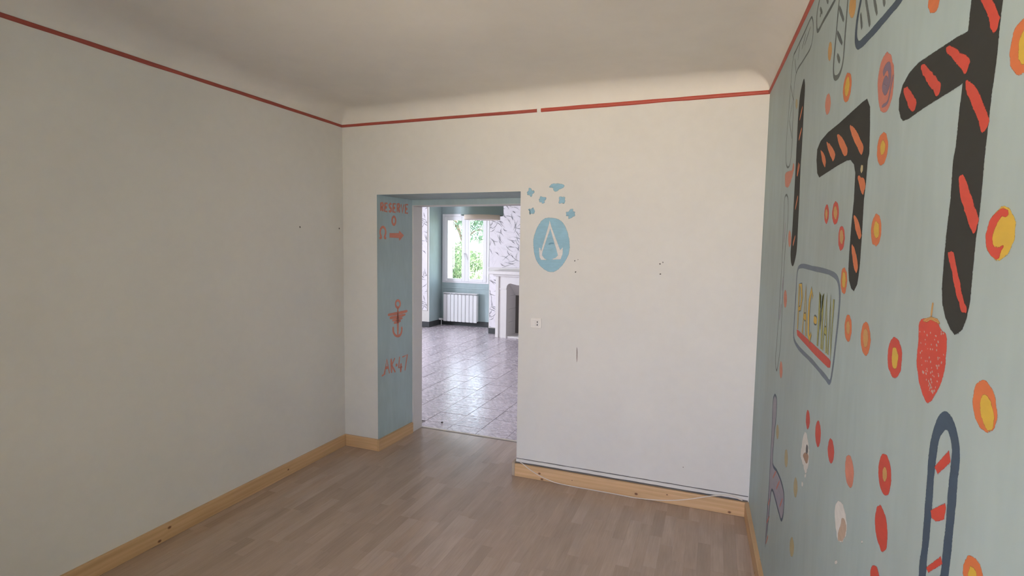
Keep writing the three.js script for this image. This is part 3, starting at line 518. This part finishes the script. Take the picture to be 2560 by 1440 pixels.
for (const l of [[[[72, 1380], [92, 1366], [110, 1255], [130, 1360]], [[96, 1322], [124, 1314]]], [[[143, 1250], [146, 1357]], [[170, 1245], [148, 1300], [174, 1352]]], [[[176, 1300], [190, 1296]]], [[[206, 1235], [199, 1318], [226, 1312]], [[217, 1285], [214, 1352]]], [[[226, 1238], [264, 1220], [246, 1338]]]]) strokes('painted_letter', revealWall, l.map((s) => zG(s)), 0.021, P.coral, backW, { smooth: false, lift: 0.0014 });

// nail holes and scratches
function nail(surf, u, v, r, parent) { const c = surf.at(u, v), s = new THREE.Shape(Array.from({ length: 9 }, (_, i) => new THREE.Vector2(c.x + Math.cos(i / 9 * 6.283) * r * rr(0.6, 1.2), c.y + Math.sin(i / 9 * 6.283) * r * rr(0.6, 1.3)))); mesh('nail_hole', surf.flat(s, 0.0006), M.hole, parent); }
for (const [u, v] of [[750, 568], [848, 571]]) nail(leftWall, u, v, 0.007, leftW);
for (const [u, v, r] of [[1437, 652, 0.005], [1445, 649, 0.003], [1439, 680, 0.0055], [1650, 660, 0.005], [1657, 656, 0.004], [1651, 685, 0.005], [1708, 1168, 0.003]]) nail(doorWall, u, v, r, backW);
fill('scratch', doorWall, [[1442, 868], [1443.5, 874], [1443.5, 892], [1442, 906], [1441.3, 890]], paint(0.40, 0.33, 0.29, 0.9), backW, { amp: 0.001, feather: 0.003 });

// ------------------------------------------------------------------ light switch and loose cable
{
  const c0 = doorWall.at(1327, 794), c1 = doorWall.at(1354, 821), x0 = c0.x, x1 = c1.x, y0 = c1.y, y1 = c0.y, w = x1 - x0;
  const s = thing(group('light_switch'), 'cream double light switch plate beside the doorway', 'switch');
  box('plate', [x0, x1, y0, y1, 0, 0.009], M.plastic, s, 0.004);
  box('rocker', [x0 + w * 0.17, x0 + w * 0.48, y0 + 0.014, y1 - 0.014, 0.004, 0.0125], M.plastic, s, 0.002);
  const k = box('rocker', [x0 + w * 0.55, x0 + w * 0.80, y0 + 0.014, y1 - 0.014, 0.004, 0.0125], M.plastic, s, 0.002);
  box('marker', [x0 + w * 0.61, x0 + w * 0.68, y0 + 0.018, y0 + 0.03, 0.012, 0.0132], M.dark, k); box('marker', [x0 + w * 0.61, x0 + w * 0.68, y1 - 0.032, y1 - 0.02, 0.012, 0.0132], M.dark, k);
}
{
  const front = new Surface([0, 0, BT + 0.004], [1, 0, 0], [0, 1, 0]), pts = [];
  for (const [u, v] of [[1300, 1155], [1306, 1159], [1322, 1172], [1345, 1187], [1384, 1205], [1430, 1216], [1482, 1230], [1533, 1241], [1595, 1248], [1660, 1251], [1711, 1249], [1750, 1244], [1788, 1239], [1827, 1240], [1856, 1251]]) {
    const q = front.hit(u, v); if (q.y < 0.003) q.set(q.x, 0.003, BT + 0.006); pts.push([q.x, q.y, q.z]);
  }
  thing(mesh('loose_cable', tube(pts, 0.0028, 90, 6), M.cable), 'thin beige cable sagging over the knotty pine skirting', 'cable');
}

// ------------------------------------------------------------------ adjoining room
const FX0 = FAR_LEFT_X, FX1 = 2.6, ZP = -5.62, ZA = -6.12, ZC = -5.45, FC = 2.75, PIER_X = -2.459, ALC_R = -1.36, BRE_L = -1.124, BRE_R = 0.75;
structure(box('ceiling_adjoining_room', [FX0 - 0.4, FX1 + 0.3, FC, FC + 0.2, -6.6, -WALL_T], M.white), 'white ceiling of the room beyond the doorway', 'ceiling');
structure(box('wall_adjoining_right', [FX1, FX1 + 0.3, -0.1, FC, -6.6, -WALL_T], M.white), 'white side wall of the room beyond the doorway', 'wall');
const nearA = structure(group('wall_adjoining_near'), 'white wall of the next room that backs onto the doorway wall', 'wall');
box('wall_panel', [FX0 - 0.4, -0.25, -0.1, FC, -WALL_T, -WALL_T + 0.2], M.white, nearA);
const farLeft = structure(group('wall_adjoining_left'), 'white wall with a window at the side of the next room', 'wall');
const LW = [-3.25, -1.95, 0.95, 2.25];
for (const b of [[-0.1, FC, -6.6, LW[0]], [-0.1, FC, LW[1], -WALL_T], [-0.1, LW[2], LW[0], LW[1]], [LW[3], FC, LW[0], LW[1]]]) box('wall_panel', [FX0 - 0.4, FX0, ...b], M.white, farLeft);
// far wall: pier, alcove, chimney breast
const pier = structure(group('wall_far_pier'), 'white pier with a swept plaster panel left of the far window', 'wall');
box('masonry', [FX0, PIER_X, -0.1, FC, -6.6, ZP], M.white, pier);
box('swept_panel', [-3.4, -2.502, 0.33, 2.55, ZP, ZP + 0.008], M.swept, pier).userData.label = 'swept white plaster panel';
box('panel_border', [-3.42, -2.494, 0.318, 0.329, ZP, ZP + 0.014], M.white, pier, 0.003); box('panel_border', [-2.503, -2.492, 0.33, 2.55, ZP, ZP + 0.014], M.white, pier, 0.003);
box('painted_side', [PIER_X, PIER_X + 0.002, 0, FC, ZA, ZP], M.teal, pier).userData.label = 'pale blue side of the window recess';
structure(box('baseboard_far_left', [FX0, PIER_X + 0.008, 0, 0.105, ZP, ZP + 0.012], M.blackBase), 'black skirting below the swept plaster pier', 'skirting board');
structure(box('baseboard_recess_side', [PIER_X + 0.002, PIER_X + 0.012, 0, 0.105, ZA, ZP], M.blackBase), 'black skirting inside the window recess', 'skirting board');
structure(box('baseboard_recess', [PIER_X + 0.012, ALC_R, 0, 0.1, ZA, ZA + 0.012], M.blackBase), 'black skirting behind the radiator', 'skirting board');
const WX0 = -2.435, WX1 = -1.415, WY0 = 0.85, WY1 = 2.215;
const alc = structure(group('wall_far_recess'), 'pale teal recess wall around the far window', 'wall');
box('wall_panel', [PIER_X, ALC_R, -0.1, WY0, ZA - 0.3, ZA], M.teal, alc); box('wall_panel', [PIER_X, ALC_R, WY1, FC, ZA - 0.3, ZA], M.teal, alc); box('wall_panel', [WX1, ALC_R, WY0, WY1, ZA - 0.3, ZA], M.teal, alc); box('wall_panel', [PIER_X, WX0, WY0, WY1, ZA - 0.3, ZA], M.teal, alc);
box('ledge', [PIER_X + 0.01, ALC_R, 0.738, 0.772, ZA, ZA + 0.012], M.teal, alc, 0.003);
const breast = structure(group('wall_chimney_breast'), 'chimney breast of swept white plaster with grey strokes above the fireplace', 'wall');
{
  // masonry with the firebox left open
  box('masonry', [BRE_L, BRE_R, 1.0, FC, -6.6, ZC], M.white, breast); box('masonry', [BRE_L, -0.66, -0.1, 1.0, -6.6, ZC], M.white, breast); box('masonry', [0.42, BRE_R, -0.1, 1.0, -6.6, ZC], M.white, breast); box('masonry', [-0.66, 0.42, -0.1, 1.0, -6.6, -6.2], M.soot, breast);
  box('masonry', [BRE_R, FX1, -0.1, FC, -6.6, ZP], M.white, breast); box('masonry', [ALC_R, BRE_L, -0.1, FC, -6.6, ZA], M.white, breast);
}
box('swept_panel', [BRE_L + 0.012, BRE_R - 0.012, 1.215, 2.6, ZC, ZC + 0.012], M.swept, breast).userData.label = 'swept white plaster with grey strokes';
box('swept_panel', [BRE_L + 0.018, -0.985, 0.12, 1.1, ZC, ZC + 0.012], M.swept, breast).userData.label = 'narrow swept plaster strip beside the fireplace';
box('moulding', [BRE_L, BRE_R, 1.19, 1.212, ZC, ZC + 0.02], M.stone, breast, 0.004);
structure(box('baseboard_breast', [BRE_L, -0.86, 0, 0.105, ZC, ZC + 0.01], M.blackBase), 'black skirting beside the fireplace', 'skirting board');

// fireplace
{
  const f = thing(group('fireplace'), 'white stone fireplace with arched surround and splayed cheeks', 'fireplace'), zf = -5.13;
  const X0 = -0.848, X1 = 0.60, CX = (X0 + X1) / 2, A0 = -0.658, A1 = X1 - (A0 - X0);
  box('mantel_shelf', [X0 - 0.11, X1 + 0.11, 1.108, 1.168, ZC + 0.012, zf + 0.09], M.stone, f, 0.012);
  box('shelf_moulding', [X0 - 0.05, X1 + 0.05, 1.075, 1.108, ZC + 0.012, zf + 0.045], M.stone, f, 0.01);
  const s = new THREE.Shape([[X0, 0], [X0, 1.075], [X1, 1.075], [X1, 0], [A1, 0], [A1, 0.89], [A1 - 0.012, 0.925], [A1 - 0.04, 0.952], [A1 - 0.075, 0.96], [A1 - 0.11, 0.953], [A1 - 0.2, 0.935], [CX, 0.93], [A0 + 0.2, 0.935], [A0 + 0.11, 0.953], [A0 + 0.075, 0.96], [A0 + 0.04, 0.952], [A0 + 0.012, 0.925], [A0, 0.89], [A0, 0]].map(([x, y]) => new THREE.Vector2(x, y)));
  const g = new THREE.ExtrudeGeometry(s, { depth: 0.10, bevelEnabled: true, bevelSize: 0.006, bevelThickness: 0.006, bevelSegments: 2 }); g.translate(0, 0, zf - 0.106);
  mesh('surround', metreUV(g), M.stone, f);
  box('surround_side', [X0 + 0.006, X0 + 0.05, 0, 1.075, ZC + 0.012, zf - 0.09], M.stone, f); box('surround_side', [X1 - 0.05, X1 - 0.006, 0, 1.075, ZC + 0.012, zf - 0.09], M.stone, f);
  box('pilaster', [X0 - 0.004, X0 + 0.055, 0, 1.075, zf - 0.09, zf + 0.02], M.stone, f, 0.006); box('pilaster', [X1 - 0.055, X1 + 0.004, 0, 1.075, zf - 0.09, zf + 0.02], M.stone, f, 0.006);
  box('capital', [X0 + 0.055, A0 + 0.002, 0.845, 0.872, zf - 0.05, zf + 0.01], M.stone, f, 0.005);
  // splayed cheeks, each of four tiles, then the dark opening
  const zi = -5.56, IX0 = A0 + 0.014, IX1 = A1 - 0.014;
  for (const [xa, xb] of [[A0 - 0.002, IX0], [A1 + 0.002, IX1]]) for (let i = 0; i < 4; i++) {
    const y0 = 0.03 + i * 0.232, y1 = y0 + 0.2285, t = 0.012 * Math.sign(xa - xb);
    const pr = prism([[xa, zf - 0.1], [xb, zi], [xb + t, zi], [xa + t, zf - 0.1]], y0, y1); mesh('cheek_tile', pr, M.stone, f);
  }
  { const hood = new THREE.BufferGeometry(); const a = [A0, 0.972, zf - 0.1], b = [A1, 0.972, zf - 0.1], c = [IX1, 0.715, zi], d = [IX0, 0.715, zi], a2 = [A0, 0.99, zf - 0.1], b2 = [A1, 0.99, zf - 0.1], c2 = [IX1, 0.735, zi], d2 = [IX0, 0.735, zi];
    hood.setAttribute('position', new THREE.Float32BufferAttribute([a, d, c, a, c, b, a2, b2, c2, a2, c2, d2, a, b, b2, a, b2, a2, d, d2, c2, d, c2, c].flat(), 3)); hood.computeVertexNormals(); mesh('hood', metreUV(hood), M.stone, f); }
  box('fireback', [IX0 - 0.004, IX1 + 0.004, 0.03, 0.73, zi - 0.02, zi - 0.001], M.soot, f);
  box('hearth', [A0, A1, 0, 0.03, zi, zf - 0.02], M.stone, f, 0.004);
}

// far window: frame, two sashes with glass, handle
function casement(name, x0, x1, y0, y1, z, label, place) {          // built facing +z; place() moves it to its wall
  const g = structure(group(name), label, 'window');
  const t = 0.06, d = 0.07, mid = (x0 + x1) / 2;
  box('window_frame', [x0, x0 + t, y0, y1, z - d, z], M.upvc, g, 0.005); box('window_frame', [x1 - t, x1, y0, y1, z - d, z], M.upvc, g, 0.005); box('window_frame', [x0 + t, x1 - t, y1 - t, y1, z - d, z], M.upvc, g, 0.005); box('window_frame', [x0 + t, x1 - t, y0, y0 + t * 0.6, z - d, z], M.upvc, g, 0.005);
  for (const [a, b] of [[x0 + t * 0.8, mid + 0.004], [mid - 0.004 + 0.008, x1 - t * 0.8]]) {
    const sash = group('sash', g), s = 0.078, y2 = y0 + t * 0.5, y3 = y1 - t * 0.8;
    box('stile', [a, a + s, y2, y3, z - 0.05, z + 0.014], M.upvc, sash, 0.008); box('stile', [b - s, b, y2, y3, z - 0.05, z + 0.014], M.upvc, sash, 0.008);
    box('rail', [a + s, b - s, y2, y2 + s * 0.75, z - 0.05, z + 0.014], M.upvc, sash, 0.006); box('rail', [a + s, b - s, y3 - s, y3, z - 0.05, z + 0.014], M.upvc, sash, 0.006);
    box('pane', [a + s - 0.005, b - s + 0.005, y2 + s * 0.7, y3 - s + 0.005, z - 0.022, z - 0.018], M.glass, sash);
  }
  const h = group('handle', g);
  const ym = y0 + (y1 - y0) * 0.42;
  box('handle_plate', [mid - 0.012, mid + 0.012, ym - 0.05, ym + 0.03, z + 0.014, z + 0.022], M.upvc, h, 0.004);
  mesh('lever', tube([[mid, ym + 0.01, z + 0.02], [mid, ym + 0.01, z + 0.055], [mid + 0.012, ym - 0.03, z + 0.06], [mid + 0.03, ym - 0.11, z + 0.058]], 0.009, 20, 8), M.gloss, h);
  if (place) place(g);
  return g;
}
casement('window_1', WX0, WX1, WY0, WY1, ZA + 0.02, 'white casement window with two sashes looking onto a garden');
casement('window_2', -0.65, 0.65, 0.8, 2.3, 0, 'white casement window behind the camera', (g) => { g.position.set(2.4, 0, REAR_Z + 0.28); g.rotation.y = Math.PI; });
casement('window_3', -0.65, 0.65, 0.95, 2.25, 0, 'white casement window at the side of the next room', (g) => { g.position.set(FX0 - 0.28, 0, -2.6); g.rotation.y = Math.PI / 2; });

// radiator
{
  const r = thing(group('radiator'), 'white column radiator on the wall below the far window', 'radiator');
  const x0 = -2.345, x1 = -1.605, y0 = 0.085, y1 = 0.66, z0 = ZA + 0.06, z1 = ZA + 0.15, n = 9, w = (x1 - x0) / n;
  for (let i = 0; i < n; i++) box('radiator_section', [x0 + i * w + 0.003, x0 + (i + 1) * w - 0.003, y0, y1 - 0.035, z1 - 0.028, z1], M.gloss, r, 0.012);
  box('core', [x0 + 0.006, x1 - 0.006, y0 + 0.02, y1 - 0.04, z0, z1 - 0.03], M.gloss, r, 0.004);
  box('top_grille', [x0, x1 + 0.005, y1 - 0.012, y1, z0, z1 + 0.002], M.gloss, r, 0.005);
  for (let i = 0; i < 27; i++) box('grille_fin', [x0 + 0.012 + i * (x1 - x0 - 0.02) / 27, x0 + 0.020 + i * (x1 - x0 - 0.02) / 27, y1 - 0.034, y1 - 0.012, z0 + 0.01, z1 - 0.004], M.gloss, r);
  mesh('valve', (() => { const g = new THREE.CylinderGeometry(0.02, 0.023, 0.065, 16); g.rotateZ(Math.PI / 2); g.translate(x0 - 0.075, y0 + 0.03, z0 + 0.045); return g; })(), M.gloss, r);
  mesh('pipe', tube([[x0 - 0.05, y0 + 0.03, z0 + 0.045], [x0, y0 + 0.03, z0 + 0.045], [x0 + 0.02, y0 + 0.03, z0 + 0.045]], 0.009, 8, 8), M.gloss, r);
  mesh('pipe', tube([[x0 - 0.06, y0 + 0.03, z0 + 0.045], [x0 - 0.062, 0.05, z0 + 0.045], [x0 - 0.062, 0.0, z0 + 0.045]], 0.008, 8, 8), M.gloss, r);
  for (const x of [x0 + 0.12, x1 - 0.12]) box('bracket', [x - 0.015, x + 0.015, y1 - 0.09, y1 - 0.06, ZA + 0.001, z0 + 0.01], M.gloss, r);
}
// drum pendant
{
  const l = thing(group('pendant_lamp'), 'teal drum pendant lamp with cream inner shade in the next room', 'lamp');
  const cx = 0.0, cz = -2.62, R = 0.262, yb = 1.972, yt = 2.19;
  const lathe = (pts) => { const g = new THREE.LatheGeometry(pts.map(([r, y]) => new THREE.Vector2(r, y)), 64); g.translate(cx, 0, cz); return g; };
  mesh('outer_shade', lathe([[R, yb], [R, yt], [R - 0.004, yt], [R - 0.004, yb], [R, yb]]), M.shadeTeal, l);
  mesh('inner_shade', lathe([[0.001, yb - 0.052], [R - 0.045, yb - 0.052], [R - 0.04, yb - 0.045], [R - 0.04, yt - 0.03], [R - 0.044, yt - 0.03], [R - 0.044, yb - 0.046], [0.001, yb - 0.046]]), M.shadeCream, l);
  for (let i = 0; i < 3; i++) { const a = i / 3 * 6.283; mesh('spoke', tube([[cx, yt - 0.02, cz], [cx + Math.cos(a) * R * 0.5, yt - 0.018, cz + Math.sin(a) * R * 0.5], [cx + Math.cos(a) * R * 0.995, yt - 0.012, cz + Math.sin(a) * R * 0.995]], 0.003, 6, 6), M.steel, l); }
  mesh('cord', tube([[cx, yt - 0.03, cz], [cx, 2.4, cz], [cx, FC - 0.01, cz]], 0.004, 8, 6), M.plastic, l);
  mesh('ceiling_rose', lathe([[0.001, FC - 0.03], [0.03, FC - 0.028], [0.05, FC - 0.01], [0.05, FC], [0.001, FC]]), M.plastic, l);
}
// tiled floor of the adjoining room, tile by tile
{
  const fl = structure(group('floor_adjoining_room'), 'worn grey square tiles with a herringbone print beyond the doorway', 'floor');
  box('screed', [FX0 - 0.4, FX1 + 0.3, -0.12, -0.007, -6.6, -WALL_T], std(lin(0.25, 0.225, 0.215), 0.9), fl);
  const T = 0.28, tm = [];
  for (let i = 0; i < 8; i++) { const k = 0.88 + 0.03 * (i % 4); tm.push(std(lin(k, 0.96 * k, 0.985 * k), 0.75, { map: tilePrint[i % 4], roughnessMap: tileRough, bumpMap: tileBump, bumpScale: 0.0012 })); }
  const bases = [0, 1].map((i) => metreUV((() => { const g = new RoundedBoxGeometry(T - (i ? 0.0035 : 0.002), 0.012, T - (i ? 0.003 : 0.0045), 1, 0.0018); return g; })()));
  const cand = [];
  for (let ix = -16; ix < 10; ix++) for (let iz = 0; iz < 20; iz++) {
    const x = 0.015 + (ix + 0.5) * T, z = -0.765 + 0.5 * T - iz * T + 0.0;
    if (x < FX0 + 0.1 || x > FX1 - 0.1 || z < ZA + 0.1 || z > -WALL_T - 0.15) continue;
    if (x > BRE_L - 0.1 && z < ZC - 0.05) continue;
    if (x < PIER_X && z < ZP) continue;
    // lines of sight through the doorway, with a margin for a step to the side
    const k = (-WALL_T - z) / (eye.z + WALL_T), lo = JAMB_A[0] + (JAMB_A[0] - eye.x) * k - 0.5 - k * 0.7, hi = DOOR_R + (DOOR_R - eye.x) * k + 0.5 + k * 0.7;
    cand.push({ x, z, seen: x > lo && x < hi ? 1 : 0, d: Math.hypot(x - eye.x, z - eye.z) });
  }
  cand.sort((a, b) => b.seen - a.seen || a.d - b.d);
  const rest = [];
  cand.forEach((c, i) => {
    const b = bases[Math.floor(rnd() * 2)], tilt = [rr(-0.003, 0.003), rr(-0.003, 0.003)], turn = Math.floor(rnd() * 4) * Math.PI / 2, mt = tm[Math.floor(rnd() * 8)], y = -0.006 + rr(-0.0012, 0.0006);
    if (i < 295 && c.seen) { const m = mesh('floor_tile', b, mt, fl); m.position.set(c.x, y, c.z); m.rotation.set(tilt[0], turn + rr(-0.004, 0.004), tilt[1]); }
    else { const g = b.clone(); g.rotateY(turn); g.translate(c.x, y, c.z); rest.push(g); }
  });
  mesh('floor_tiles', mergeGeometries(rest), tm[0], fl).userData.kind = 'stuff';
  // cut row along the threshold
  for (let ix = 1; ix < 6; ix++) { const x0 = 0.015 + ix * T, g = boxGeo(Math.max(x0 + 0.001, 0.2), x0 + T - 0.001, -0.012, 0, -0.763, -WALL_T - 0.016, 0.0018); mesh('floor_tile', g, tm[ix % 8], fl); }
}
// small dark crumb lying on the tiles
{
  const fs = new Surface([0, 0.002, 0], [1, 0, 0], [0, 0, -1]), q = fs.hit(1105, 1058);
  const g = new THREE.IcosahedronGeometry(0.011, 1), p = g.attributes.position; for (let i = 0; i < p.count; i++) p.setXYZ(i, p.getX(i) * (1 + 0.4 * noise(p.getX(i) * 200, p.getY(i) * 200)), p.getY(i) * 0.7, p.getZ(i)); g.computeVertexNormals();
  const o = thing(mesh('debris_crumb', g, M.hole), 'small dark crumb lying on the tiles by the threshold', 'debris'); o.position.set(q.x, 0.009, q.z);
}

// ------------------------------------------------------------------ garden outside the far window, ground outside
const grass = tex(256, 256, (x, y) => { const a = wrapFbm(x, y, 256, 256, 20, 20, 120), b = wrapFbm(x, y, 256, 256, 4, 4, 122); return [150 + a * 50 + b * 30, 158 + a * 50 + b * 30, 108 + a * 40]; }, [0.5, 0.5]);
{
  const g = structure(mesh('ground', boxGeo(-60, 60, -0.5, -0.25, -70, 60), std(lin(0.8, 0.8, 0.8), 0.95, { map: grass })), 'sunlit pale ground outside the windows', 'ground');
}
thing(box('garden_wall', [-40, 10, -0.25, 2.05, -26.3, -26], std(lin(0.8, 0.78, 0.72), 0.9, { map: plasterColour })), 'sunlit white garden wall beyond the far window', 'wall');
const leafGeo = (() => { const s = new THREE.Shape(); s.moveTo(0, -1); s.quadraticCurveTo(0.62, -0.2, 0, 1); s.quadraticCurveTo(-0.62, -0.2, 0, -1); const g = new THREE.ShapeGeometry(s, 3), p = g.attributes.position; for (let i = 0; i < p.count; i++) p.setZ(i, 0.22 * Math.abs(p.getX(i)) - 0.12 * p.getY(i) ** 2); g.computeVertexNormals(); return g; })();
const leafMats = [[0.10, 0.17, 0.07], [0.12, 0.20, 0.10], [0.21, 0.20, 0.10], [0.09, 0.18, 0.12]].map(([r, g, b]) => new THREE.MeshPhysicalMaterial({ color: lin(r, g, b), roughness: 0.9, transmission: 0.35, thickness: 0, side: THREE.DoubleSide }));
const bark = std(lin(0.16, 0.12, 0.09), 0.95);
function plant(name, label, category, [x, z], lumps, n, size, mat, trunkH) {
  const t = thing(group(name), label, category);
  t.position.set(x, -0.25, z);
  const im = new THREE.InstancedMesh(leafGeo, mat, n), m = new THREE.Matrix4(), q = new THREE.Quaternion(), e = new THREE.Euler();
  for (let i = 0; i < n; i++) {
    const [lx, ly, lz, r] = lumps[Math.floor(rnd() * lumps.length)], a = rnd() * 6.283, c = rr(-1, 1), k = r * Math.cbrt(rr(0.25, 1)), s = Math.sqrt(1 - c * c);
    e.set(rr(-1.2, 1.2), rnd() * 6.283, rr(-1.2, 1.2)); q.setFromEuler(e);
    const sc = size * rr(0.6, 1.3);
    im.setMatrixAt(i, m.compose(new THREE.Vector3(lx + Math.cos(a) * s * k, Math.max(0.03, ly + c * k), lz + Math.sin(a) * s * k), q, new THREE.Vector3(sc, sc, sc)));
  }
  im.name = 'foliage'; im.userData.kind = 'stuff'; shade(im); t.add(im);
  if (trunkH) { const g = new THREE.CylinderGeometry(0.07, 0.13, trunkH, 10); g.translate(0, trunkH / 2, 0); mesh('trunk', g, bark, t); for (const [lx, ly, lz] of lumps.slice(0, 5)) mesh('branch', tube([[0, trunkH * 0.8, 0], [lx * 0.4, (trunkH + ly) / 2, lz * 0.4], [lx, ly, lz]], 0.03, 8, 6), bark, t); }
  else for (let i = 0; i < 4; i++) mesh('stem', tube([[rr(-0.1, 0.1), 0, rr(-0.1, 0.1)], [rr(-0.2, 0.2), 0.4, rr(-0.2, 0.2)], [rr(-0.3, 0.3), 0.8, rr(-0.3, 0.3)]], 0.012, 6, 5), bark, t);
  return t;
}
const lumpy = (n, rx, ry, cy, r) => Array.from({ length: n }, () => [rr(-rx, rx), cy + rr(-ry, ry), rr(-rx, rx) * 0.6, r * rr(0.7, 1.2)]);
plant('garden_tree', 'green leafy tree seen through the left sash', 'tree', [-9.6, -17.5], lumpy(9, 1.3, 0.8, 3.6, 0.8), 2600, 0.09, leafMats[0], 2.6).userData.group = 'trees in the garden';
plant('garden_tree', 'dense bluish-green tree seen through the right sash', 'tree', [-6.6, -15.5], lumpy(9, 1.1, 0.7, 3.1, 0.7), 2800, 0.08, leafMats[3], 2.3).userData.group = 'trees in the garden';
plant('garden_shrub', 'rounded bright green shrub filling the right sash', 'shrub', [-4.6, -11.2], lumpy(7, 0.5, 0.45, 0.9, 0.42), 2200, 0.06, leafMats[1]).userData.group = 'shrubs in the garden';
plant('garden_shrub', 'yellowish flowering shrub below the left sash', 'shrub', [-5.75, -11.0], lumpy(9, 0.7, 0.33, 0.62, 0.4), 2000, 0.055, leafMats[2]).userData.group = 'shrubs in the garden';
plant('garden_shrub', 'tall pale green shrub beside the white garden wall', 'shrub', [-6.0, -14.0], lumpy(6, 0.35, 0.6, 1.2, 0.36), 1100, 0.07, leafMats[1]).userData.group = 'shrubs in the garden';

renderer.render(scene, camera);
